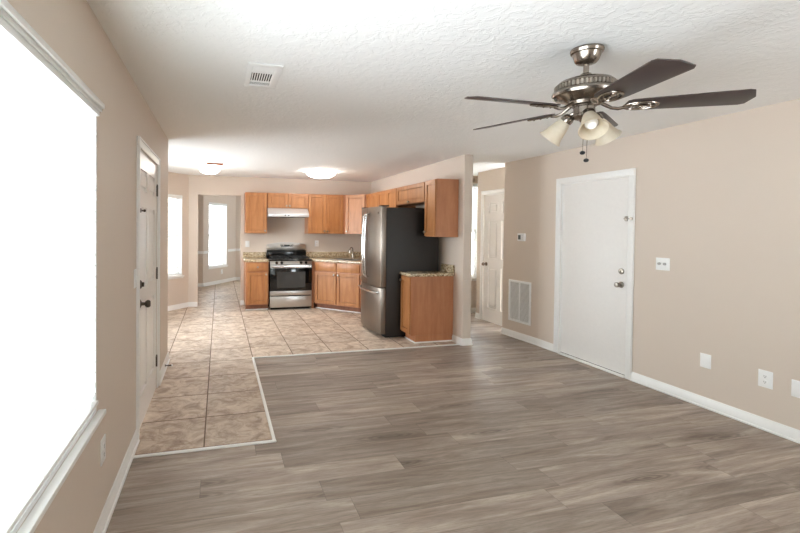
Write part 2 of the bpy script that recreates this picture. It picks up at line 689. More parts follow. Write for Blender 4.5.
# hall
DH0, DH1 = 5.31, 6.085
wall('wall_hall_right', (4.20, 6.27), -PI / 2, 0.98, 0.12, CH, [(6.27 - DH1, 6.27 - DH0, 0, 2.05)])
wall('wall_hall_end', (3.14, 6.66), 0, 2.0, 0.12, CH, [(0.75, 1.34, 0.62, 2.30)])
wall('wall_hall_side', (4.20 + .12, 6.27), PI, 0.0001 + .12, 0.1)
wall('wall_hall_far', (5.14, 6.66), -PI / 2, 0.6, 0.12)
wall('wall_hall_nook', (5.14, 6.27), PI, .82, 0.12)
# partition between kitchen and hall
m = MB()
m.box(3.02, 3.14, 4.80, 8.22, 0, CH)
struct(m.build('wall_kitchen_right', WALL))
# kitchen back wall with passage
wall('wall_back', (XL, 8.22), 0, 3.14 - XL, 0.12, CH, [(0.163, 0.945, 0, 2.082)])
# bay
LB = math.hypot(-0.55 + 1.50, (-0.55 + 1.50) * math.tan(TD))
bx, by = XL - LB * math.cos(TD), 8.22 - LB * math.sin(TD)
BW = (LB - 0.99, LB - 0.150, 0.60, 2.045)
wall('wall_bay', (bx, by), TD, LB, 0.14, CH, [BW])
wall('wall_nook_left', (bx, 4.83), PI / 2, by - 4.83, 0.14, CH, [(0.55, 1.95, 0.6, 2.045)])
wall('wall_nook_front', (XL, 4.83), PI, XL - bx, 0.14)
# room beyond the passage
wall('wall_dining_far', (-1.5, 10.90), 0, 1.5 - .387, 0.12)
wall('wall_dining_left', (-1.5, 8.34), PI / 2, 2.68, 0.12)
wall('wall_dining_front', (-.55, 8.34), PI, 1.07, 0.12)
L2 = math.hypot(0.461 + 0.362, 12.126 - 10.937)
FW = (0.226, 1.03, 0.46, 2.10)
wall('wall_dining_bay', (-0.387, 10.90), TB, L2 + 0.03, 0.14, CH, [FW])
wall('wall_dining_back', (0.435, 12.10), 0, 2.62, 0.14)
wall('wall_dining_right', (3.02, 12.24), -PI / 2, 3.9, 0.12, CH, [(1.4, 2.3, .9, 2.0)])

# ------------------------------------------------------------------ baseboards
BBN = {}


def baseboard(name, o, th, length, extra=0.0):
    """local x along the wall; room on the -y side"""
    prof = [(0, 0), (-.014 - extra, 0), (-.014 - extra, .062), (-.009, .072), (-.006, .088), (0, .088)]
    t = MB()
    me = bmesh.new()
    a = [me.verts.new((0, y, z)) for y, z in prof]
    b = [me.verts.new((length, y, z)) for y, z in prof]
    n = len(prof)
    me.faces.new(a)
    me.faces.new(list(reversed(b)))
    for i in range(n):
        me.faces.new((a[i], a[(i + 1) % n], b[(i + 1) % n], b[i]))
    t._take(me)
    # shoe moulding
    t.box(0, length, -.026 - extra, -.012 - extra, 0, .016, .004)
    return struct(t.build(name, TRIM, None, frame((o[0], o[1], 0), th)))


baseboard('baseboard_left', (XL, -1.6), PI / 2, 3.128 + 1.6)
baseboard('baseboard_left_far', (XL, 4.182), PI / 2, 4.97 - 4.182)
baseboard('baseboard_left_end', (XL, 4.97), PI, 0.14)
baseboard('baseboard_right', (XR, 3.308), -PI / 2, 4.9)
baseboard('baseboard_right_middle', (XR, 4.60), -PI / 2, 4.60 - 4.312)
baseboard('baseboard_right_return', (HV0.x, HV0.y), THV, (HV1 - HV0).length)
baseboard('baseboard_hall_right', (4.20, 6.27), -PI / 2, 6.27 - DH1 - .065)
baseboard('baseboard_hall_end', (3.14, 6.66), 0, 2.0)
baseboard('baseboard_partition_end', (3.012, 4.80), 0, 0.136)
baseboard('baseboard_partition_hall', (3.14, 4.79), PI / 2, 1.87)
baseboard('baseboard_partition_kitchen', (3.02, 5.035), -PI / 2, 0.24)
baseboard('baseboard_bay', (bx, by), TD, LB)
baseboard('baseboard_back_left', (XL, 8.22), 0, 0.163)
baseboard('baseboard_back_right', (.395, 8.22), 0, 0.065)
baseboard('baseboard_dining_far', (-1.5, 10.90), 0, 1.5 - .387)
baseboard('baseboard_dining_bay', (-0.387, 10.90), TB, L2 + .03)
baseboard('baseboard_dining_back', (0.455, 12.10), 0, 2.56)


def chair_rail(name, o, th, length):
    m = MB()
    m.box(0, length, -.014, 0, .815, .875, .004)
    m.box(0, length, -.024, 0, .865, .885, .004)
    return struct(m.build(name, TRIM, None, frame((o[0], o[1], 0), th)))


chair_rail('trim_1', (-1.5, 10.90), 0, 1.5 - .387)
chair_rail('trim_2', (-0.387, 10.90), TB, FW[0] - .05)
chair_rail('trim_3', (-0.387 + (FW[1] + .05) * math.cos(TB), 10.90 + (FW[1] + .05) * math.sin(TB)), TB, L2 - FW[1] - .05)
chair_rail('trim_4', (0.455, 12.10), 0, 2.56)


# white edging between plank floor and tile
def edging(name, x0, x1, y0, y1):
    m = MB()
    m.box(x0, x1, y0, y1, 0, .012, .004)
    return struct(m.build(name, TRIM))


edging('trim_5', XL + .02, .392, 2.90, 2.925)
edging('trim_6', .366, .390, 2.925, 4.848)
edging('trim_7', .390, 3.005, 4.825, 4.848)

# ------------------------------------------------------------------ windows
def window(name, o, th, x0, x1, z0, z1, depth=0.14, apron=True, proj=.032):
    """opening x0..x1 along wall frame (o, th)"""
    fr = frame((o[0], o[1], 0), th)
    m = MB()
    t = .018
    m.box(x0, x0 + t, 0.001, depth, z0, z1)
    m.box(x1 - t, x1, 0.001, depth, z0, z1)
    m.box(x0, x1, 0.001, depth, z1 - t, z1)
    m.box(x0, x1, 0.001, depth, z0, z0 + t)
    root = struct(m.build(name, VINYL, None, fr))
    zm = (z0 + z1) / 2
    for (a, b, y) in ((z0 + t, zm + .02, depth - .06), (zm - .02, z1 - t, depth - .035)):
        s = MB()
        f = .04
        s.box(x0 + t, x0 + t + f, y, y + .025, a, b)
        s.box(x1 - t - f, x1 - t, y, y + .025, a, b)
        s.box(x0 + t, x1 - t, y, y + .025, a, a + f)
        s.box(x0 + t, x1 - t, y, y + .025, b - f, b)
        if x1 - x0 > 1.4:
            xm = (x0 + x1) / 2
            s.box(xm - .04, xm + .04, y, y + .025, a, b)
        sa = sub('sash', s, VINYL, root)
        g = MB()
        g.box(x0 + t + f * .5, x1 - t - f * .5, y + .010, y + .014, a + f * .5, b - f * .5)
        sub('glass_pane', g, GLASS, sa)
    s = MB()
    s.box(x0, x1, .0005, .05, z0 - .022, z0 + .0005)
    s.box(x0 - .025, x1 + .025, -proj, -.0005, z0 - .022, z0 + .001, .004)
    sub('sill', s, TRIM, root)
    if apron:
        s = MB()
        s.box(x0 - .015, x1 + .015, -.014, -.0005, z0 - .048, z0 - .0225, .003)
        sub('apron', s, TRIM, root)
    return root


def blind(label, o, th, x0, x1, z0, z1, y=.025, pitch_=.0495, sw=.05, tilt=38, valance=.03, group=None, vh=.05):
    """horizontal slatted blind; x range of slats; hangs at y"""
    root = thing('window_blind', label, 'blind', frame((o[0], o[1], 0), th) @ Matrix.Translation((0, y, z0)), group)
    xa, xb = x0, x1
    hh = z1 - z0
    m = MB()
    n = int((hh - .09) / pitch_)
    a = math.radians(tilt)
    for i in range(n):
        zz = .045 + i * pitch_
        mt = Matrix.Translation((0, 0, zz)) @ Matrix.Rotation(a, 4, 'X')
        m.box(xa, xb, -sw / 2, sw / 2, -.0013, .0013, mat=mt)
    sub('slats', m, SLAT, root)
    m = MB()
    m.box(xa, xb, -.03, .03, hh - .05, hh - .004, .002)
    sub('headrail', m, VINYL, root)
    m = MB()
    m.box(xa - .008, xb + .008, -.024 - y - valance, -.031, hh - .012 - vh, hh - .012, .002)
    va = sub('valance', m, SLAT, root)
    m = MB()
    m.box(xa - .012, xb + .016, -.022 - y - valance - .012, -.0305, hh - .0115, hh + .012, .004)
    sub('crown_strip', m, TRIM, va)
    m = MB()
    m.box(xa, xb, -.028, .028, .004, .022, .004)
    sub('bottom_rail', m, TRIM, root)
    k = max(2, int((xb - xa) / .55) + 1)
    for i in range(k):
        xx = xa + .12 + (xb - xa - .24) * i / (k - 1)
        m = MB()
        m.tube([(xx, -sw / 2 - .003, .01), (xx, -sw / 2 - .003, hh - .05)], .0012, 6)
        m.tube([(xx, sw / 2 + .003, .01), (xx, sw / 2 + .003, hh - .05)], .0012, 6)
        sub('ladder_cord', m, CORD, root)
    return root


window('window_1', (XL, 0), PI / 2, *WIN1[:2], *WIN1[2:], apron=True, proj=.036)
blind('wide white blind blown out by daylight on the nearest left wall window', (XL, 0), PI / 2, WIN1[0] + .02, WIN1[1] - .004, WIN1[2] + .034, WIN1[3] - .004, y=.018, valance=-.004, tilt=-42, vh=.016)
window('window_2', (bx, by), TD, *BW)
blind('white slatted blind on the bay window left of the passage opening', (bx, by), TD, BW[0] + .02, BW[1] - .02, BW[2] + .006, BW[3] - .002, y=.04, valance=-.03, tilt=25)
window('window_3', (-0.387, 10.90), TB, *FW)
blind('narrow white blind in the room seen through the passage', (-0.387, 10.90), TB, FW[0] + .02, FW[1] - .02, FW[2] + .006, FW[3] - .002, y=.04, valance=-.03, tilt=25)
window('window_4', (3.14, 6.66), 0, .75, 1.34, .62, 2.30, depth=.12)
blind('white blind on the hallway end window, a bright strip beside the partition', (3.14, 6.66), 0, .77, 1.32, .626, 2.298, y=.035, valance=-.03, tilt=50)
window('added_window_7', (3.02, 12.24), -PI / 2, 1.4, 2.3, .9, 2.0, depth=.12)  # unseen window added to light the room beyond the passage
window('added_window_5', (bx, 4.83), PI / 2, .55, 1.95, .6, 2.045)  # unseen window added to brighten the nook
# window added behind the camera as an extra daylight source
m = MB()
for a, b in ((.24, .30), (1.08, 1.14), (.67, .71)):
    m.box(a, b, .02, .10, .90, 2.10)
m.box(.30, 1.08, .02, .10, 2.04, 2.10)
m.box(.30, 1.08, .02, .10, 0.90, .96)
pd = struct(m.build('added_window_6', VINYL, None, frame((XR, -1.6, 0), PI)))
m = MB()
m.box(.29, 1.09, .055, .061, .95, 2.05)
sub('glass_pane', m, GLASS, pd)

# ------------------------------------------------------------------ doors
def panel_door_mesh(wd, ht, t=.035):
    """six-panel slab, local x 0..wd, face at y=0 (room side), body to +y"""
    m = MB()
    st = .11
    mid = wd / 2
    rows = [(.22, .88), (1.02, 1.62), (1.74, ht - .12)]
    xs = [(st, mid - .05), (mid + .05, wd - st)]
    m.box(0, wd, .016, t, 0, ht)
    m.box(0, st, 0, .016, 0, ht)
    m.box(wd - st, wd, 0, .016, 0, ht)
    m.box(mid - .05, mid + .05, 0, .016, 0, ht)
    zz = [0] + [v for r in rows for v in r] + [ht]
    for k in range(0, len(zz), 2):
        for a, b in xs:
            m.box(a, b, 0, .016, zz[k], zz[k + 1])
    for a, b in xs:
        for c, d in rows:
            m.box(a + .030, b - .030, .003, .0175, c + .030, d - .030, .010, 1)
    return m


def casing(root, x0, x1, top, w_=.066, t=.018, sides=(True, True), y=0.0):
    m = MB()
    if sides[0]:
        m.box(x0 - w_, x0, y - t, y - .0005, 0, top, .004)
        m.box(x0 - w_ + .001, x0 - w_ + .014, y - t - .006, y - t - .0002, 0, top + w_ - .001, .002)
    if sides[1]:
        m.box(x1, x1 + w_, y - t, y - .0005, 0, top, .004)
        m.box(x1 + w_ - .014, x1 + w_ - .001, y - t - .006, y - t - .0002, 0, top + w_ - .001, .002)
    m.box(x0 - w_, x1 + w_, y - t, y - .0005, top + .0003, top + w_, .004)
    m.box(x0 - w_ + .0145, x1 + w_ - .0145, y - t - .006, y - t - .0002, top + w_ - .014, top + w_ - .001, .002)
    # door stop and jamb lining
    m.box(x0, x0 + .008, .0, .12, 0, top)
    m.box(x1 - .008, x1, .0, .12, 0, top)
    m.box(x0 + .0082, x1 - .0082, .0, .12, top - .008, top)
    m.box(x0 + .0083, x0 + .022, .0535, .066, 0, top - .0083)
    m.box(x1 - .022, x1 - .0083, .0535, .066, 0, top - .0083)
    m.box(x0 + .0225, x1 - .0225, .0535, .066, top - .022, top - .0083)
    return sub('casing', m, TRIM, root)


def knob(parent, x, z, y=0.0, r=.027, mat=NICKEL, name='door_knob'):
    m = MB()
    mt = Matrix.Translation((x, y, z)) @ Matrix.Rotation(PI / 2, 4, 'X')
    m.lathe([(0, 0), (.032, 0), (.032, .006), (.022, .012), (.012, .016), (.011, .036), (.02, .042), (r, .052), (r, .064), (.02, .074), (0, .077)], 20, mt)
    return sub(name, m, mat, parent)


def deadbolt(parent, x, z, y=0.0, mat=NICKEL):
    m = MB()
    mt = Matrix.Translation((x, y, z)) @ Matrix.Rotation(PI / 2, 4, 'X')
    m.lathe([(0, 0), (.031, 0), (.031, .008), (.026, .014), (0, .016)], 20, mt)
    m.box(x - .005, x + .005, y - .032, y - .012, z - .016, z + .016, .002)
    return sub('deadbolt', m, mat, parent)


def hinge(parent, x, z, y=0.0, mat=DARKM):
    m = MB()
    m.cyl((x, y - .006, z - .05), (x, y - .006, z + .05), .007, seg=10)
    m.sphere((x, y - .006, z + .053), .006, seg=8)
    m.box(x - .02, x + .02, y - .003, y, z - .045, z + .045)
    return sub('hinge', m, mat, parent)


# door_1: exterior door on the left wall. frame: local x -> +Y, y -> -X
fr = frame((XL, DL0 + .01, 0), PI / 2)
wd = DL1 - DL0 - .02
m = panel_door_mesh(wd, DTOP - .02)
d1 = struct(m.build('door_1', DOORP, None, fr @ Matrix.Translation((0, .004, .008))))
casing(d1, -.01, wd + .01, DTOP - .008)
knob(d1, .065, .92, mat=DARKM)
deadbolt(d1, .065, 1.06, mat=DARKM)
m = MB()
m.box(-.02, .03, -.02, -.002, 1.575, 1.605, .003)
m.cyl((.03, -.012, 1.59), (.05, -.034, 1.59), .006)
m.sphere((.05, -.036, 1.59), .010)
sub('door_guard', m, DARKM, d1)
for z in (.25, 1.05, 1.80):
    hinge(d1, wd + .004, z)

# door_2: plain slab on the right wall. local x -> -Y, y -> +X
fr = frame((XR, DR1 - .01, 0), -PI / 2)
wd = DR1 - DR0 - .02
m = MB()
m.box(0, wd, .012, .05, .022, 2.032, .002)
d2 = struct(m.build('door_2', DOORS, None, fr))
casing(d2, -.01, wd + .01, 2.045)
knob(d2, wd - .07, .935, .012)
deadbolt(d2, wd - .07, 1.072, .012)
m = MB()
m.box(0, wd, -.03, .10, 0.0005, .016, .003)
sub('threshold', m, TRIM, d2)
m = MB()
m.box(0, wd, .014, .045, .010, .0215)  # dark strip standing in for the shade in the gap under the slab
sub('gap_shade_strip', m, DARKM, d2)
m = MB()
m.box(wd - .035, wd - .004, -.008, .010, 1.585, 1.635, .004)
m.cyl((wd - .02, -.020, 1.61), (wd + .055, -.026, 1.61), .006)
m.cyl((wd + .055, -.034, 1.61), (wd + .055, -.0185, 1.61), .016)
m.cyl((wd - .02, .0, 1.61), (wd - .02, -.026, 1.61), .009)
sub('door_guard', m, NICKEL, d2)
for z in (.30, 1.78):
    hinge(d2, .0, z, .012, TRIM)

# door_3: six-panel hall door. local x -> -Y
fr = frame((4.20, DH1 - .01, 0), -PI / 2)
wd = DH1 - DH0 - .02
m = panel_door_mesh(wd, 2.03)
d3 = struct(m.build('door_3', DOORS, None, fr @ Matrix.Translation((0, .006, .008))))
casing(d3, -.01, wd + .01, 2.042)
knob(d3, .06, .92, mat=BRONZE)

# spring door stop on the left baseboard
t = thing('door_stop', 'small brown spring door stop sticking out of the left baseboard past the white door', 'door stop', frame((XL + .014, 4.62, .05), 0))
m = MB()
m.cyl((0, 0, 0), (.006, 0, 0), .012)
m.cyl((.006, 0, 0), (.062, 0, 0), .006, seg=10)
sub('spring', m, DARKM, t)
m = MB()
m.cyl((.062, 0, 0), (.076, 0, 0), .009, seg=12)
sub('tip', m, PLATE, t)

# ------------------------------------------------------------------ cabinets
def cab_door(root, x0, x1, z0, z1, knob_at=None, fw=.055, y=0.0, name='door', mat=WOOD, gap=.0025):
    t = .021
    a, b, c, d = x0 + gap, x1 - gap, z0 + gap, z1 - gap
    m = MB()
    m.box(a, a + fw, y - t, y - .0005, c, d, .0015, 1)
    m.box(b - fw, b, y - t, y - .0005, c, d, .0015, 1)
    m.box(a + fw, b - fw, y - t, y - .0005, c, c + fw, .0015, 1)
    m.box(a + fw, b - fw, y - t, y - .0005, d - fw, d, .0015, 1)
    m.box(a + fw - .002, b - fw + .002, y - .003, y - .0005, c + fw - .002, d - fw + .002)
    o = sub(name, m, mat, root)
    g2_ = .0065
    m = MB()
    m.box(a + fw + g2_, b - fw - g2_, y - t + .008, y - .0032, c + fw + g2_, d - fw - g2_, .002, 1)
    sub('panel', m, mat, o)
    if knob_at:
        cabknob(o, knob_at[0], knob_at[1], y - t)
    return o


def cabknob(parent, x, z, y):
    m = MB()
    mt = Matrix.Translation((x, y, z)) @ Matrix.Rotation(PI / 2, 4, 'X')
    m.lathe([(.008, 0), (.007, .012), (.016, .018), (.019, .025), (.014, .032), (0, .034)], 14, mt)
    return sub('knob', m, NICKEL, parent)


def drawer_front(root, x0, x1, z0, z1, with_knob=True, y=0.0):
    t = .019
    g = .0025
    m = MB()
    m.box(x0 + g, x1 - g, y - t, y - .0005, z0 + g, z1 - g, .004, 2)
    o = sub('drawer', m, WOOD, root)
    if with_knob:
        cabknob(o, (x0 + x1) / 2, (z0 + z1) / 2, y - t)
    return o


def upper(label, o, th, w_, z0, z1, doors, d=.315, body=None, group='upper kitchen cabinets'):
    """doors: list of (x0, x1, knob x, knob z)"""
    root = thing('upper_cabinet', label, 'cabinet', frame((o[0], o[1], z0), th), group)
    h = z1 - z0
    m = MB()
    if body:
        m.prism(body, 0, h)
    else:
        m.box(0, w_, 0, d, 0, h, .001, 1)
    sub('body', m, WOODP, root)
    for x0, x1, kx, kz in doors:
        cab_door(root, x0, x1, .006, h - .006, (kx, kz) if kx is not None else None)
    return root


def base(label, o, th, w_, cols, d=.60, top=.868, body=None, end_panel=False, drawers=True, knobs=True):
    """cols: list of (x0, x1, knob side)"""
    root = thing('base_cabinet', label, 'cabinet', frame((o[0], o[1], 0), th), 'base kitchen cabinets')
    m = MB()
    if body:
        m.prism(body, .10, top)
    else:
        m.box(0, w_, 0, d, .10, top, .001, 1)
    sub('body', m, WOODP, root)
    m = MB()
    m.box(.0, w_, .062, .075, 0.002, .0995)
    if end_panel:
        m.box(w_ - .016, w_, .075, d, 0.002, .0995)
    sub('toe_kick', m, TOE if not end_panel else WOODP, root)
    m = MB()
    m.box(.0, w_, .045, .0615, 0.001, .018, .004)
    if end_panel:
        m.box(w_, w_ + .014, .045, d, 0.001, .018, .004)
    sub('shoe_moulding', m, TRIM, root)
    for x0, x1, side in cols:
        kx = x0 + .035 if side == 'l' else x1 - .035
        if drawers:
            drawer_front(root, x0, x1, .70, top - .012, with_knob=knobs)
            cab_door(root, x0, x1, .115, .685, (kx, .645))
        else:
            cab_door(root, x0, x1, .115, top - .012, (kx, .80))
    return root


YW = 8.22
UF = YW - .315
# back wall uppers
upper('tall narrow wall cabinet left of the range hood', (.460, UF), 0, .40, 1.375, 2.13, [(.006, .394, .36, .05)], d=.3145)
upper('short two-door wall cabinet directly above the range hood', (.862, UF), 0, .768, 1.85, 2.13, [(.006, .383, .355, .045), (.385, .762, .413, .045)], d=.3145)
upper('wide two-door wall cabinet right of the range hood', (1.632, UF), 0, .70, 1.375, 2.13, [(.006, .349, .318, .05), (.351, .694, .382, .05)], d=.3145)
# diagonal corner upper
ox, oy = 2.375, UF - .012
ld = .43
inv = Matrix.Rotation(PI / 4, 2)


def loc2(px_, py_, ox=ox, oy=oy):
    v = inv @ Vector((px_ - ox, py_ - oy))
    return (v.x, v.y)


ex, ey = ox + ld * math.cos(PI / 4), oy - ld * math.sin(PI / 4)
pts = [(ox, oy), (ex, ey), (3.018, ey), (3.018, YW - .002), (2.334, YW - .002), (2.334, oy + .003)]
upper('diagonal corner wall cabinet with one pale pinkish door', (ox, oy), -PI / 4, ld, 1.375, 2.13, [(.01, ld - .01, .05, .05)], body=[loc2(*p) for p in pts])
# side wall uppers, facing -X: local x -> -Y
UX = 3.018 - .315
upper('two-door side wall cabinet nearest the diagonal corner cabinet', (UX, ey - .002), -PI / 2, .62, 1.375, 2.13, [(.006, .309, .28, .05), (.311, .614, .34, .05)], d=.3145)
y2 = ey - .002 - .622
w2_ = y2 - 6.165
upper('two-door side wall cabinet between its corner neighbour and the fridge cabinet', (UX, y2), -PI / 2, w2_, 1.375, 2.13, [(.006, w2_ / 2 - .001, w2_ / 2 - .03, .05), (w2_ / 2 + .001, w2_ - .006, w2_ / 2 + .03, .05)], d=.3145)
upper('short wide cabinet mounted over the refrigerator', (UX, 6.163), -PI / 2, .935, 1.85, 2.13, [(.006, .929, .467, .03)], d=.3145)
upper('tall narrow wall cabinet at the near end with plain side panel showing', (UX, 5.224), -PI / 2, .298, 1.385, 2.135, [(.006, .292, .04, .06)], d=.3145)

# base cabinets
YB = 7.62
base('narrow base cabinet with one drawer left of the range', (.460, YB), 0, .405, [(.02, .39, 'r')], d=.598)
# diagonal sink base
sx, sy = 1.700, YB
sl = .97
tx, ty = sx + sl * math.cos(PI / 4), sy - sl * math.sin(PI / 4)
pts = [(sx, sy), (tx, ty), (3.018, ty), (3.018, YW - .002), (sx, YW - .002)]
base('wide diagonal corner base cabinet under the sink with two doors', (sx, sy), -PI / 4, sl, [(.03, sl / 2 - .008, 'r'), (sl / 2 + .008, sl - .03, 'l')], body=[loc2(p[0], p[1], sx, sy) for p in pts], knobs=False)
m = MB()
# narrow filler beside the range
m.box(1.663, 1.698, YB, YB + .59, .0, .868)
tag(m.build('filler_panel', WOODP), 'narrow brown filler strip between the range and the sink cabinet', 'cabinet filler')
base('one-door base cabinet between the sink corner and the refrigerator', (2.402, ty - .002), -PI / 2, ty - .002 - 6.215, [(.01, ty - .002 - 6.215 - .01, 'l')], d=.616)
base('small end base cabinet beside the dark side of the refrigerator', (2.412, 5.320), -PI / 2, .300, [(.008, .292, 'l')], d=.606, end_panel=True, drawers=False)


# ------------------------------------------------------------------ counters
def counter(label, pts, splashes, z0=.8685, z1=.905, mw=None):
    root = thing('countertop', label, 'countertop', frame((pts[0][0], pts[0][1], z0)), 'granite countertops')
    m = MB()
    q = [(p[0] - pts[0][0], p[1] - pts[0][1]) for p in pts]
    m.prism(q, 0, z1 - z0, .004)
    top = sub('slab', m, GRAN, root)
    m = MB()
    for a, b, c, d in splashes:
        m.box(a - pts[0][0], b - pts[0][0], c - pts[0][1], d - pts[0][1], z1 - z0 + .0005, z1 - z0 + .105, .003)
    sub('backsplash', m, GRAN, root)
    return root, top


counter('granite counter piece left of the range with low backsplash', [(.440, YB - .03), (.872, YB - .03), (.872, YW - .002), (.440, YW - .002)], [(.440, .872, YW - .024, YW - .002)])
of = .03
counter('long granite corner counter holding the sink right of the range',
        [(1.660, YB - .03), (sx - .005, YB - .03), (tx - .022, ty - .008), (tx - .022, 6.215), (3.016, 6.215), (3.016, YW - .002), (1.660, YW - .002)],
        [(1.660, 2.990, YW - .024, YW - .002), (2.994, 3.016, 6.215, YW - .002)])
counter('small granite counter on the end cabinet in front of the refrigerator side', [(2.378, 4.992), (3.016, 4.992), (3.016, 5.322), (2.378, 5.322)], [(2.994, 3.016, 4.992, 5.32)], z0=.8685, z1=.905)

# sink (undermount look: steel rim + basin top) and faucet
t = thing('kitchen_sink', 'stainless steel sink set in the corner granite counter', 'sink', frame((2.28, 7.50, .9055), -PI / 4))
m = MB()
W_, D_ = .56, .40
m.box(-W_ / 2, W_ / 2, -D_ / 2, -D_ / 2 + .01, 0, .003, .001)
m.box(-W_ / 2, W_ / 2, D_ / 2 - .01, D_ / 2, 0, .003, .001)
m.box(-W_ / 2, -W_ / 2 + .01, -D_ / 2, D_ / 2, 0, .003, .001)
m.box(W_ / 2 - .01, W_ / 2, -D_ / 2, D_ / 2, 0, .003, .001)
sub('rim', m, NICKEL, t)
m = MB()
m.box(-W_ / 2 + .01, W_ / 2 - .01, -D_ / 2 + .01, D_ / 2 - .01, .0, .0015)  # flat sheet, its dark colour stands in for shade in the bowl
sub('basin_shade', m, plain('shaded_basin_steel', rgb(84, 80, 76), .45, .6), t)
t = thing('faucet', 'chrome gooseneck faucet standing behind the corner sink', 'faucet', frame((2.47, 7.69, .9055), -PI / 4))
m = MB()
m.lathe([(.028, 0), (.028, .012), (.018, .02), (.016, .11), (.012, .12)], 16)
pts = [(0, 0, .10)]
for k in range(13):
    a = PI * k / 12
    pts.append((0, -.065 + .065 * math.cos(a), .155 + .06 * math.sin(a)))
pts.append((0, -.13, .115))
m.tube(pts, .011, 10)
sub('spout', m, BRONZE, t)
m = MB()
m.tube([(.016, 0, .07), (.05, 0, .08), (.085, -.005, .11)], .007, 8)
sub('lever', m, BRONZE, t)

# ------------------------------------------------------------------ range
RX, RY = .885, 7.575
RW = .762
t = thing('gas_range', 'stainless and black gas range with oven between the base cabinets', 'range', frame((RX, RY, 0)))
m = MB()
m.box(0, RW, .035, .635, .03, .885, .002)
m.box(0.02, RW - .02, .06, .62, 0.0, .03)
sub('body', m, BLACK, t)
m = MB()
m.box(-.002, RW + .002, -.005, .60, .885, .912, .004)
sub('cooktop', m, BLACK, t)
m = MB()
m.prism([(0, .0), (.052, 0.0), (.052, .062), (.02, .062)], 0, RW, .003,
        mat=Matrix(((0, 0, 1, 0), (1, 0, 0, -.012), (0, 1, 0, .815 + .005), (0, 0, 0, 1))))
cp = sub('control_panel', m, STEELH, t)
for kx in (.115, .205, .56, .65):
    m = MB()
    mt = Matrix.Translation((kx, -.006, .853)) @ Matrix.Rotation(PI / 2 + .25, 4, 'X')
    m.lathe([(.026, 0), (.026, .006), (.02, .010), (.019, .028), (0, .030)], 18, mt)
    m.box(kx - .004, kx + .004, -.042, -.008, .836, .87, .002)
    sub('knob', m, BLACK, cp)
m = MB()
m.box(.0, RW, -.008, .033, .345, .812, .004)
od = sub('oven_door', m, OVENFRAME, t)
m = MB()
m.box(.0, RW, -.0105, -.0083, .755, .812, .001, 1)
sub('door_trim', m, STEELH, od)
m = MB()
m.box(.12, RW - .12, -.011, -.0083, .40, .69, .002, 1)
sub('oven_window', m, OGLASS, od)
m = MB()
m.tube([(.03, -.055, .785), (RW - .03, -.055, .785)], .014, 12)
for x in (.05, RW - .05):
    m.cyl((x, -.055, .785), (x, -.009, .785), .009)
sub('handle', m, CHROME, od)
m = MB()
m.box(.0, RW, -.010, .033, .262, .342, .003)
st_ = sub('lower_trim', m, STEELH, t)
m = MB()
m.cyl((RW / 2, -.0125, .302), (RW / 2, -.0095, .302), .014, seg=20)
sub('badge', m, CHROME, st_)
m = MB()
m.box(.0, RW, -.010, .033, .048, .246, .004)
sub('warming_drawer', m, STEELH, t)
# backguard: arched stainless top on black base
m = MB()
m.box(.0, RW, .55, .60, .912, 1.045, .003)
sub('backguard_base', m, BLACK, t)
pts = [(.0, 1.045), (RW, 1.045), (RW, 1.155)]
for k in range(13):
    u = k / 12
    xx = RW * (1 - .06 - .88 * u)
    pts.append((xx, 1.172 + .030 * math.sin(PI * u)))
pts.append((.0, 1.155))
m = MB()
m.prism(pts, 0, .075, .003, mat=Matrix(((1, 0, 0, 0), (0, 0, 1, .615), (0, 1, 0, 0), (0, 0, 0, 1))))
bg = sub('backguard', m, STEELH, t)
m = MB()
m.box(RW / 2 - .055, RW / 2 + .055, .530, .5345, 1.120, 1.155, .002)
cd = sub('clock_display', m, OVENFRAME, bg)
m = MB()
for k in range(4):
    xx = RW / 2 - .035 + k * .0235 - .006
    m.box(xx, xx + .008, .528, .5305, 1.130, 1.146)
sub('clock_digits', m, SCREEN, cd)
for k, (dx, dz) in enumerate(((-.115, .012), (-.088, .010), (.088, .010), (.115, .012), (-.100, -.012), (.100, -.012), (-.074, -.012), (.074, -.012))):
    m = MB()
    m.box(RW / 2 + dx - .010, RW / 2 + dx + .010, .530, .5345, 1.137 + dz - .008, 1.137 + dz + .008, .002)
    sub('button', m, BLACK, bg)
# grates and burners
for gx in (.05, .42):
    m = MB()
    x0, x1, y0, y1 = gx, gx + .292, .05, .53
    r = .007
    z = .945
    for a, b in (((x0, y0), (x1, y0)), ((x1, y0), (x1, y1)), ((x1, y1), (x0, y1)), ((x0, y1), (x0, y0)), ((x0, (y0 + y1) / 2), (x1, (y0 + y1) / 2)), (((x0 + x1) / 2, y0), ((x0 + x1) / 2, y1))):
        m.box(min(a[0], b[0]) - r, max(a[0], b[0]) + r, min(a[1], b[1]) - r, max(a[1], b[1]) + r, z - .012, z + .004, .002, 1)
    for yy in (y0 + .12, y1 - .12):
        for dx, dy in ((.04, 0), (-.04, 0), (0, .04), (0, -.04)):
            cxx, cyy = (x0 + x1) / 2 + dx * 1.6, yy + dy * 1.3
            m.box(cxx - .03, cxx + .03, cyy - .005, cyy + .005, z - .008, z + .005)
    for a in (x0, x1):
        for b in (y0, y1, (y0 + y1) / 2):
            m.box(a - r, a + r, b - r, b + r, .9125, z)
    sub('burner_grate', m, BLACKM, t)
    for yy in (y0 + .12, y1 - .12):
        m = MB()
        m.lathe([(0, .9125), (.05, .9125), (.05, .92), (.034, .924), (.034, .932), (0, .934)], 20, Matrix.Translation(((x0 + x1) / 2, yy, 0)))
        sub('burner', m, BLACKM, t)

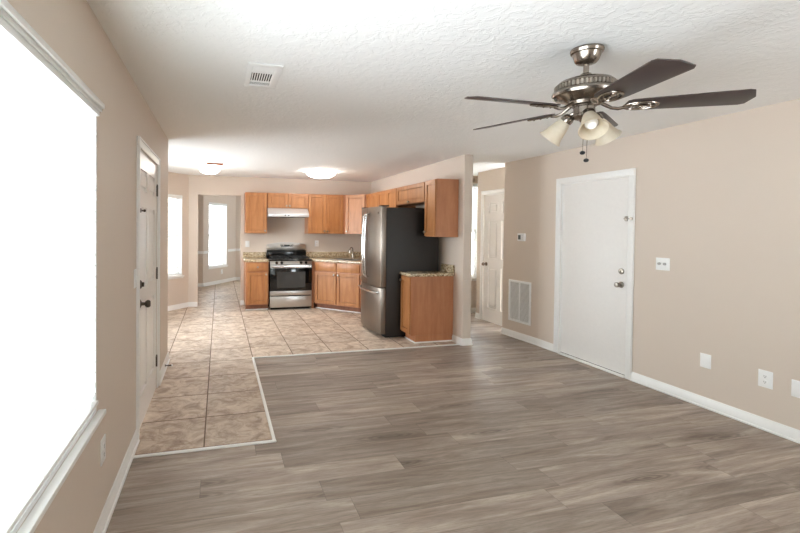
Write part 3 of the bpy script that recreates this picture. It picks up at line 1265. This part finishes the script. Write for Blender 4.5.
# range hood
t = thing('range_hood', 'bright stainless under-cabinet hood above the gas range', 'range hood', frame((.868, 7.76, 1.685)))
m = MB()
HWD = .756
m.prism([(0, .0), (.455, 0), (.455, .163), (.12, .163), (0, .055)], 0, HWD, .002,
        mat=Matrix(((0, 0, 1, 0), (1, 0, 0, 0), (0, 1, 0, 0), (0, 0, 0, 1))))
hd = sub('hood_shell', m, plain('pale_hood_metal', rgb(226, 226, 226), .32, .6), t)
m = MB()
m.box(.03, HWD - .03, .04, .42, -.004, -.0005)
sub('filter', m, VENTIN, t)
for xx in (.30, .36):
    m = MB()
    m.box(xx, xx + .025, -.004, .0, .02, .036, .001, 1)
    sub('switch', m, BLACK, t)

# ------------------------------------------------------------------ refrigerator (local x -> -Y, y -> +X)
FX, FY, FWD, FH = 2.065, 6.158, .826, 1.785
t = thing('refrigerator', 'stainless bottom-freezer refrigerator with charcoal side and curved doors', 'refrigerator', frame((FX, FY, 0), -PI / 2))
m = MB()
m.box(.004, FWD - .004, .122, .905, .03, FH - .012, .004)
sub('cabinet_body', m, FSIDE, t)
m = MB()
m.box(.03, FWD - .03, .13, .80, .001, .0295)
for x in (.05, FWD - .05):
    m.cyl((x, .15, 0.0), (x, .15, .03), .018, seg=12)
sub('base_grille', m, BLACKM, t)
BOW = .05
DB = .118


def bow(x):
    u = 2 * x / FWD - 1
    return BOW * u * u


def fdoor(name, x0, x1, z0, z1, par):
    pts = []
    n = 12
    for k in range(n + 1):
        x = x0 + (x1 - x0) * k / n
        pts.append((x, bow(x)))
    pts += [(x1, DB), (x0, DB)]
    m = MB()
    m.prism(pts, z0, z1, .0035)
    return sub(name, m, STEEL, par)


ZG = .685
dl = fdoor('door', .002, FWD / 2 - .002, ZG + .006, FH, t)
dr = fdoor('door', FWD / 2 + .002, FWD - .002, ZG + .006, FH, t)
fz = fdoor('freezer_drawer', .002, FWD - .002, .055, ZG - .006, t)


def bar(par, pts, r=.013):
    m = MB()
    m.tube(pts, r, 12)
    sub('handle', m, CHROME, par)


for d, x in ((dl, FWD / 2 - .045), (dr, FWD / 2 + .045)):
    p = [(x, .004, .79), (x, -.03, .805)]
    for k in range(11):
        u = k / 10
        p.append((x, -.040 - .022 * math.sin(PI * u), .82 + .85 * u))
    p += [(x, -.03, 1.685), (x, .004, 1.70)]
    bar(d, p)
p = [(.07, .045, .615), (.07, .0, .615)]
for k in range(13):
    u = k / 12
    x = .08 + (FWD - .16) * u
    p.append((x, bow(x) - .050 - .006 * math.sin(PI * u), .615))
p += [(FWD - .07, .0, .615), (FWD - .07, .045, .615)]
bar(fz, p, .015)
m = MB()
m.cyl((FWD - .085, bow(FWD - .085) - .003, 1.70), (FWD - .085, bow(FWD - .085) + .004, 1.70), .015, seg=20)
sub('badge', m, BRONZE, dr)
for x in (.06, FWD - .06):
    m = MB()
    m.box(x - .045, x + .045, .04, .16, FH + .0005, FH + .018, .004)
    sub('hinge_cover', m, BLACKM, t)

# ------------------------------------------------------------------ ceiling fan
R_ = Matrix.Rotation(.032, 4, 'X') @ Matrix.Rotation(0.004, 4, 'Y')
fan = thing('ceiling_fan', 'nickel ceiling fan with five dark blades and frosted bell lights', 'ceiling fan', Matrix.Translation((1.863, 1.830, 2.4385)) @ R_)
m = MB()
m.lathe([(.0, 0), (.076, 0), (.079, -.010), (.075, -.022), (.068, -.026), (.064, -.040), (.056, -.062), (.046, -.074), (.028, -.080), (.0, -.080)], 36)
sub('canopy', m, BRONZE, fan)
m = MB()
m.cyl((0, 0, -.155), (0, 0, -.078), .0135, seg=20)
m.lathe([(.0, -.128), (.024, -.128), (.028, -.134), (.028, -.150), (.034, -.158), (0, -.158)], 24)
sub('downrod', m, BRONZE, fan)
m = MB()
m.lathe([(0, -.150), (.05, -.152), (.095, -.158), (.122, -.168), (.136, -.180), (.140, -.187), (.137, -.190), (.137, -.211), (.146, -.214), (.154, -.222), (.157, -.232), (.153, -.244), (.140, -.254), (.116, -.261), (.106, -.267), (.080, -.276), (.074, -.290), (0, -.290)], 60)
mo = sub('motor_housing', m, BRONZE, fan)
m = MB()
for k in range(46):
    a = 2 * PI * k / 46
    mt = Matrix.Rotation(a, 4, 'Z')
    m.box(.130, .1455, -.0052, .0052, -.212, -.189, .0015, 1, mat=mt)
sub('fluted_band', m, NICKEL, mo)
m = MB()
m.lathe([(0, -.289), (.054, -.289), (.057, -.294), (.057, -.300), (.050, -.303), (.050, -.338), (.056, -.343), (.057, -.352), (.046, -.362), (.024, -.370), (.010, -.384), (0, -.387)], 32)
lk = sub('light_kit', m, BRONZE, fan)
PH0 = 5.629
ZB = -.305
for k in range(5):
    az = PH0 + k * 2 * PI / 5
    Rz = Matrix.Rotation(az, 4, 'Z')
    Rb = Rz @ Matrix.Translation((0, 0, ZB)) @ Matrix.Rotation(math.radians(-12), 4, 'X')
    m = MB()
    out = [(.185, -.045), (.205, -.056), (.28, -.062), (.640, -.074), (.662, -.066), (.688, .0), (.672, .066), (.650, .076), (.28, .062), (.205, .056), (.185, .045), (.176, .0)]
    m.prism(out, -.003, .003, .001, mat=Rb)
    bl = sub('blade', m, BLADE, fan)
    m = MB()
    # blade iron: curved neck and an oval ring plate under the blade root
    m.tube([Rz @ Vector(p) for p in ((.068, 0, -.282), (.09, 0, -.296), (.12, 0, -.314), (.15, 0, -.320), (.18, 0, -.315))], .009, 8)
    mt = Rb @ Matrix.Translation((.245, 0, -.008))
    m.torus(.040, .0055, mt, 28, sx=1.75)
    m.torus(.024, .0035, mt, 24, sx=1.9)
    m.box(.17, .315, -.008, .008, -.012, -.004, .002, 1, mat=Rb)
    for xx in (.205, .245, .285):
        m.sphere((xx, 0, -.013), .0055, mat=Rb, seg=8)
    sub('blade_iron', m, BRONZE, bl)
for k in range(3):
    az = math.radians(120 + 120 * k)
    Rz = Matrix.Rotation(az, 4, 'Z')
    tilt = math.radians(42)
    # arm
    m = MB()
    m.tube([Rz @ Vector(p) for p in ((.04, 0, -.330), (.055, 0, -.328), (.070, 0, -.336), (.078, 0, -.348))], .010, 8)
    Tm = Rz @ Matrix.Translation((.064, 0, -.338)) @ Matrix.Rotation(PI - tilt, 4, 'Y')
    m.lathe([(0, -.005), (.018, -.003), (.028, .008), (.032, .020), (.031, .036), (.026, .038), (0, .038)], 24, Tm)
    la = sub('light_arm', m, BRONZE, fan)
    m = MB()
    prof = [(.026, .030), (.031, .045), (.037, .060), (.042, .080), (.046, .100), (.050, .120), (.057, .138), (.066, .152)]
    inner = [(r - .003, z + .001) for r, z in reversed(prof)]
    t2 = bmesh.new()
    allp = prof + inner
    rings = [[t2.verts.new((r * math.cos(2 * PI * j / 32), r * math.sin(2 * PI * j / 32), z)) for j in range(32)] for r, z in allp]
    for a, c in zip(rings, rings[1:] + rings[:1]):
        for j in range(32):
            t2.faces.new((a[j], a[(j + 1) % 32], c[(j + 1) % 32], c[j]))
    bmesh.ops.recalc_face_normals(t2, faces=t2.faces)
    m._take(t2, Tm)
    sub('glass_shade', m, FROST, la)
    m = MB()
    m.lathe([(0, .035), (.014, .036), (.014, .055), (.024, .075), (.031, .095), (.030, .108), (.02, .122), (0, .127)], 20, Tm)
    sub('bulb', m, BULB, la)
for dx, dy, ln in ((-.004, -.006, .535), (.010, -.018, .575)):
    m = MB()
    m.cyl((dx, dy, -ln), (dx, dy, -.37), .0016, seg=6)
    pc = sub('pull_chain', m, BRONZE, fan)
    m = MB()
    m.sphere((dx, dy, -ln - .006), .013, sz=.8)
    sub('pull_bead', m, BLACKM, pc)

# ------------------------------------------------------------------ ceiling lights
def dome(label, x, y, r, drop, mat, ringm, clips=3):
    t = thing('ceiling_light', label, 'ceiling light', Matrix.Translation((x, y, CH - .001)))
    m = MB()
    m.lathe([(0, 0), (r * .92, 0), (r * .95, -.012), (r * .90, -.022), (0, -.022)], 40)
    sub('base_plate', m, PLATE, t)
    m = MB()
    prof = [(r, -.020), (r * 1.0, -.028)]
    for k in range(1, 9):
        a = PI / 2 * k / 8
        prof.append((r * math.cos(a) if k < 8 else 0, -.028 - drop * math.sin(a)))
    m.lathe([(0, -.0225)] + prof, 40)
    sub('dome', m, mat, t)
    for k in range(clips):
        a = 2 * PI * k / clips - 1.1
        m = MB()
        mt = Matrix.Rotation(a, 4, 'Z')
        m.box(r - .03, r + .012, -.014, .014, -.034, -.012, .003, 1, mat=mt)
        sub('clip', m, ringm, t)
    return t


dome('round lit flush ceiling light over the kitchen floor', 1.655, 6.95, .245, .085, DOMEL, NICKEL)
t = thing('ceiling_light', 'small lit semi-flush ceiling light with copper bar over the breakfast nook', 'ceiling light', Matrix.Translation((-.150, 6.80, CH - .001)))
m = MB()
m.lathe([(0, 0), (.055, 0), (.058, -.008), (.045, -.016), (0, -.016)], 28)
sub('base_plate', m, PLATE, t)
m = MB()
m.cyl((0, 0, -.015), (0, 0, -.10), .006, seg=10)
sub('stem', m, PLATE, t)
m = MB()
m.lathe([(0, -.133), (.034, -.132), (.078, -.124), (.115, -.108), (.139, -.088), (.150, -.070), (.153, -.071), (.142, -.091), (.118, -.112), (.080, -.128), (.035, -.136), (0, -.137)], 40)
sub('glass_bowl', m, NOOKL, t)
for dx in (-.07, .07):
    m = MB()
    m.sphere((dx, 0, -.075), .026)
    sub('bulb', m, NBULB, t)
m = MB()
m.lathe([(0, -.1375), (.012, -.138), (.016, -.146), (.008, -.156), (0, -.160)], 14)
sub('finial', m, BRASS, t)
m = MB()
m.box(-.04, .20, -.300, -.262, -.034, -.006, .003)
cb = sub('copper_bar', m, BRASS, t, 'copper coloured bar')
m = MB()
m.cyl((0, -.262, -.012), (0, -.05, -.012), .005, seg=8)
sub('arm', m, BRASS, cb)
dome('warm ceiling light glowing in the hallway behind the partition', 3.50, 6.05, .11, .06, HALLL, NICKEL)

# ------------------------------------------------------------------ vents, plates
# ceiling register
t = thing('ceiling_vent', 'white rectangular air register with dark slots on the ceiling', 'vent', Matrix.Translation((.157, 2.485, CH)))
VW, VL = .205, .42
m = MB()
m.box(0, VW, 0, .045, -.010, -.0005, .003)
m.box(0, VW, VL - .045, VL, -.010, -.0005, .003)
m.box(0, .03, .045, VL - .045, -.010, -.0005, .003)
m.box(VW - .045, VW, .045, VL - .045, -.010, -.0005, .003)
m.box(.03, VW - .045, .135, .147, -.009, -.0005)
m.box(.03, VW - .045, .300, .312, -.009, -.0005)
fr_ = sub('frame', m, PLATE, t)
m = MB()
m.box(.028, VW - .043, .043, VL - .043, -.0014, -.0006)  # thin sheet coloured dark as the shade inside the duct
sub('duct_shade_sheet', m, VENTIN, t)
m = MB()
for k in range(9):
    xx = .038 + k * .0150
    mt = Matrix.Translation((xx, 0, -.006)) @ Matrix.Rotation(.5, 4, 'Y')
    m.box(-.0032, .0032, .147, .300, -.0006, .0006, mat=mt)
for k in range(6):
    yy = .052 + k * .0145
    mt = Matrix.Translation((0, yy, -.006)) @ Matrix.Rotation(-.25, 4, 'X')
    m.box(.03, VW - .045, -.0068, .0068, -.0006, .0006, mat=mt)
    yy = .320 + k * .0095
    mt = Matrix.Translation((0, yy, -.006)) @ Matrix.Rotation(.25, 4, 'X')
    m.box(.03, VW - .045, -.0045, .0045, -.0006, .0006, mat=mt)
sub('louvers', m, PLATE, t)


def hvpos(y):
    u = (HV0.y - y) / (HV0.y - HV1.y)
    return HV0.x + (HV1.x - HV0.x) * u


# return air grille on the wall: local x -> roughly -Y, y -> wall
gy0, gy1, gz0, gz1 = 5.115, 4.715, .225, .795
t = thing('return_air_grille', 'tall white return air grille low on the wall beside the hallway', 'vent', frame((hvpos(gy0) - .001, gy0, gz0), THV))
gw, gh = gy0 - gy1, gz1 - gz0
m = MB()
e = .028
m.box(0, e, -.012, 0, 0, gh, .003)
m.box(gw - e, gw, -.012, 0, 0, gh, .003)
m.box(e, gw - e, -.012, 0, 0, e, .003)
m.box(e, gw - e, -.012, 0, gh - e, gh, .003)
m.box(gw / 2 - .009, gw / 2 + .009, -.010, 0, e, gh - e, .002)
sub('frame', m, PLATE, t)
m = MB()
m.box(e, gw - e, -.002, -.0005, e, gh - e)
sub('filter', m, FILTER, t)
m = MB()
nl = 34
for k in range(nl):
    zz = e + .008 + k * (gh - 2 * e - .016) / (nl - 1)
    for a, b in ((e, gw / 2 - .009), (gw / 2 + .009, gw - e)):
        mt = Matrix.Translation((0, -.006, zz)) @ Matrix.Rotation(.6, 4, 'X')
        m.box(a, b, -.004, .004, -.0007, .0007, mat=mt)
sub('louvers', m, PLATE, t)

# thermostat
t = thing('thermostat', 'small white thermostat with grey display on the wall above the air grille', 'thermostat', frame((hvpos(4.95) - .001, 4.95, 1.335), THV))
m = MB()
m.box(0, .125, -.028, 0, 0, .105, .006)
sub('housing', m, PLATE, t)
m = MB()
m.box(.015, .062, -.0295, -.0283, .022, .083, .0005, 1)
sub('display', m, SCREEN, t)
m = MB()
for k in range(3):
    m.box(.080, .102, -.031, -.0283, .022 + k * .024, .036 + k * .024, .001, 1)
sub('buttons', m, CORD, t)


def plate(label, o, th, w_, h, kind, name, cat, group=None, z=0):
    t = thing(name, label, cat, frame((o[0], o[1], z), th), group)
    m = MB()
    m.box(-w_ / 2, w_ / 2, -.006, -.0005, -h / 2, h / 2, .002)
    sub('cover_plate', m, PLATE, t)
    if kind == 'outlet':
        for dz in (-.021, .021):
            m = MB()
            m.cyl((0, -.0062, dz), (0, -.009, dz), .0165, seg=20)
            s = sub('socket', m, PLATE, t)
            m = MB()
            m.box(-.007, -.0045, -.0095, -.0089, dz - .004, dz + .006)
            m.box(.0045, .007, -.0095, -.0089, dz - .004, dz + .006)
            m.cyl((0, -.0089, dz - .009), (0, -.0096, dz - .009), .0028, seg=10)
            sub('slots', m, DOT, s)
    if kind == 'switch':
        m = MB()
        m.box(-.005, .005, -.016, -.0062, -.010, .014, .002)
        sub('toggle', m, PLATE, t)
    if kind == 'double':
        for dx in (-.025, .025):
            m = MB()
            m.box(dx - .018, dx + .018, -.0085, -.0062, -.032, .032, .001)
            sub('switch_frame', m, PLATE, t)
            m = MB()
            m.cyl((dx, -.0088, .002), (dx, -.022, .002), .012, seg=16)
            sub('toggle', m, FILTER, t)
    for dz in ((-h / 2 + .018, h / 2 - .018) if kind != 'outlet' else (0,)):
        pass
    return t


RT = -PI / 2
plate('square white double switch plate beside the flat white door', (XR, 3.030), RT, .125, .115, 'double', 'light_switch', 'light switch', z=1.183)
plate('blank white wall plate low on the right wall, nearest the flat door', (XR, 2.657), RT, .082, .118, 'blank', 'wall_plate', 'wall plate', 'plates low on the right wall', z=.396)
plate('white two-socket outlet low on the right wall between two blank plates', (XR, 2.252), RT, .088, .128, 'outlet', 'wall_outlet', 'outlet', 'plates low on the right wall', z=.383)
plate('blank white wall plate cut by the right edge of the photo', (XR, 2.060), RT, .085, .120, 'blank', 'wall_plate', 'wall plate', 'plates low on the right wall', z=.375)
plate('white outlet plate on the left wall below the big window', (XL, 2.265), PI / 2, .08, .125, 'outlet', 'wall_outlet', 'outlet', z=.388)
plate('white switch plate on the left wall at the near side of the door', (XL, 3.075), PI / 2, .08, .125, 'switch', 'light_switch', 'light switch', z=1.135)
plate('white switch plate above the counter left of the range', (.522, YW), 0, .078, .12, 'switch', 'light_switch', 'light switch', z=1.166)
plate('white outlet above the counter right of the range', (1.883, YW), 0, .078, .12, 'outlet', 'wall_outlet', 'outlet', z=1.176)
plate('white outlet low under the far window beyond the passage', (-.387 + .80 * math.cos(TB), 10.90 + .80 * math.sin(TB)), TB, .08, .12, 'outlet', 'wall_outlet', 'outlet', z=.30)
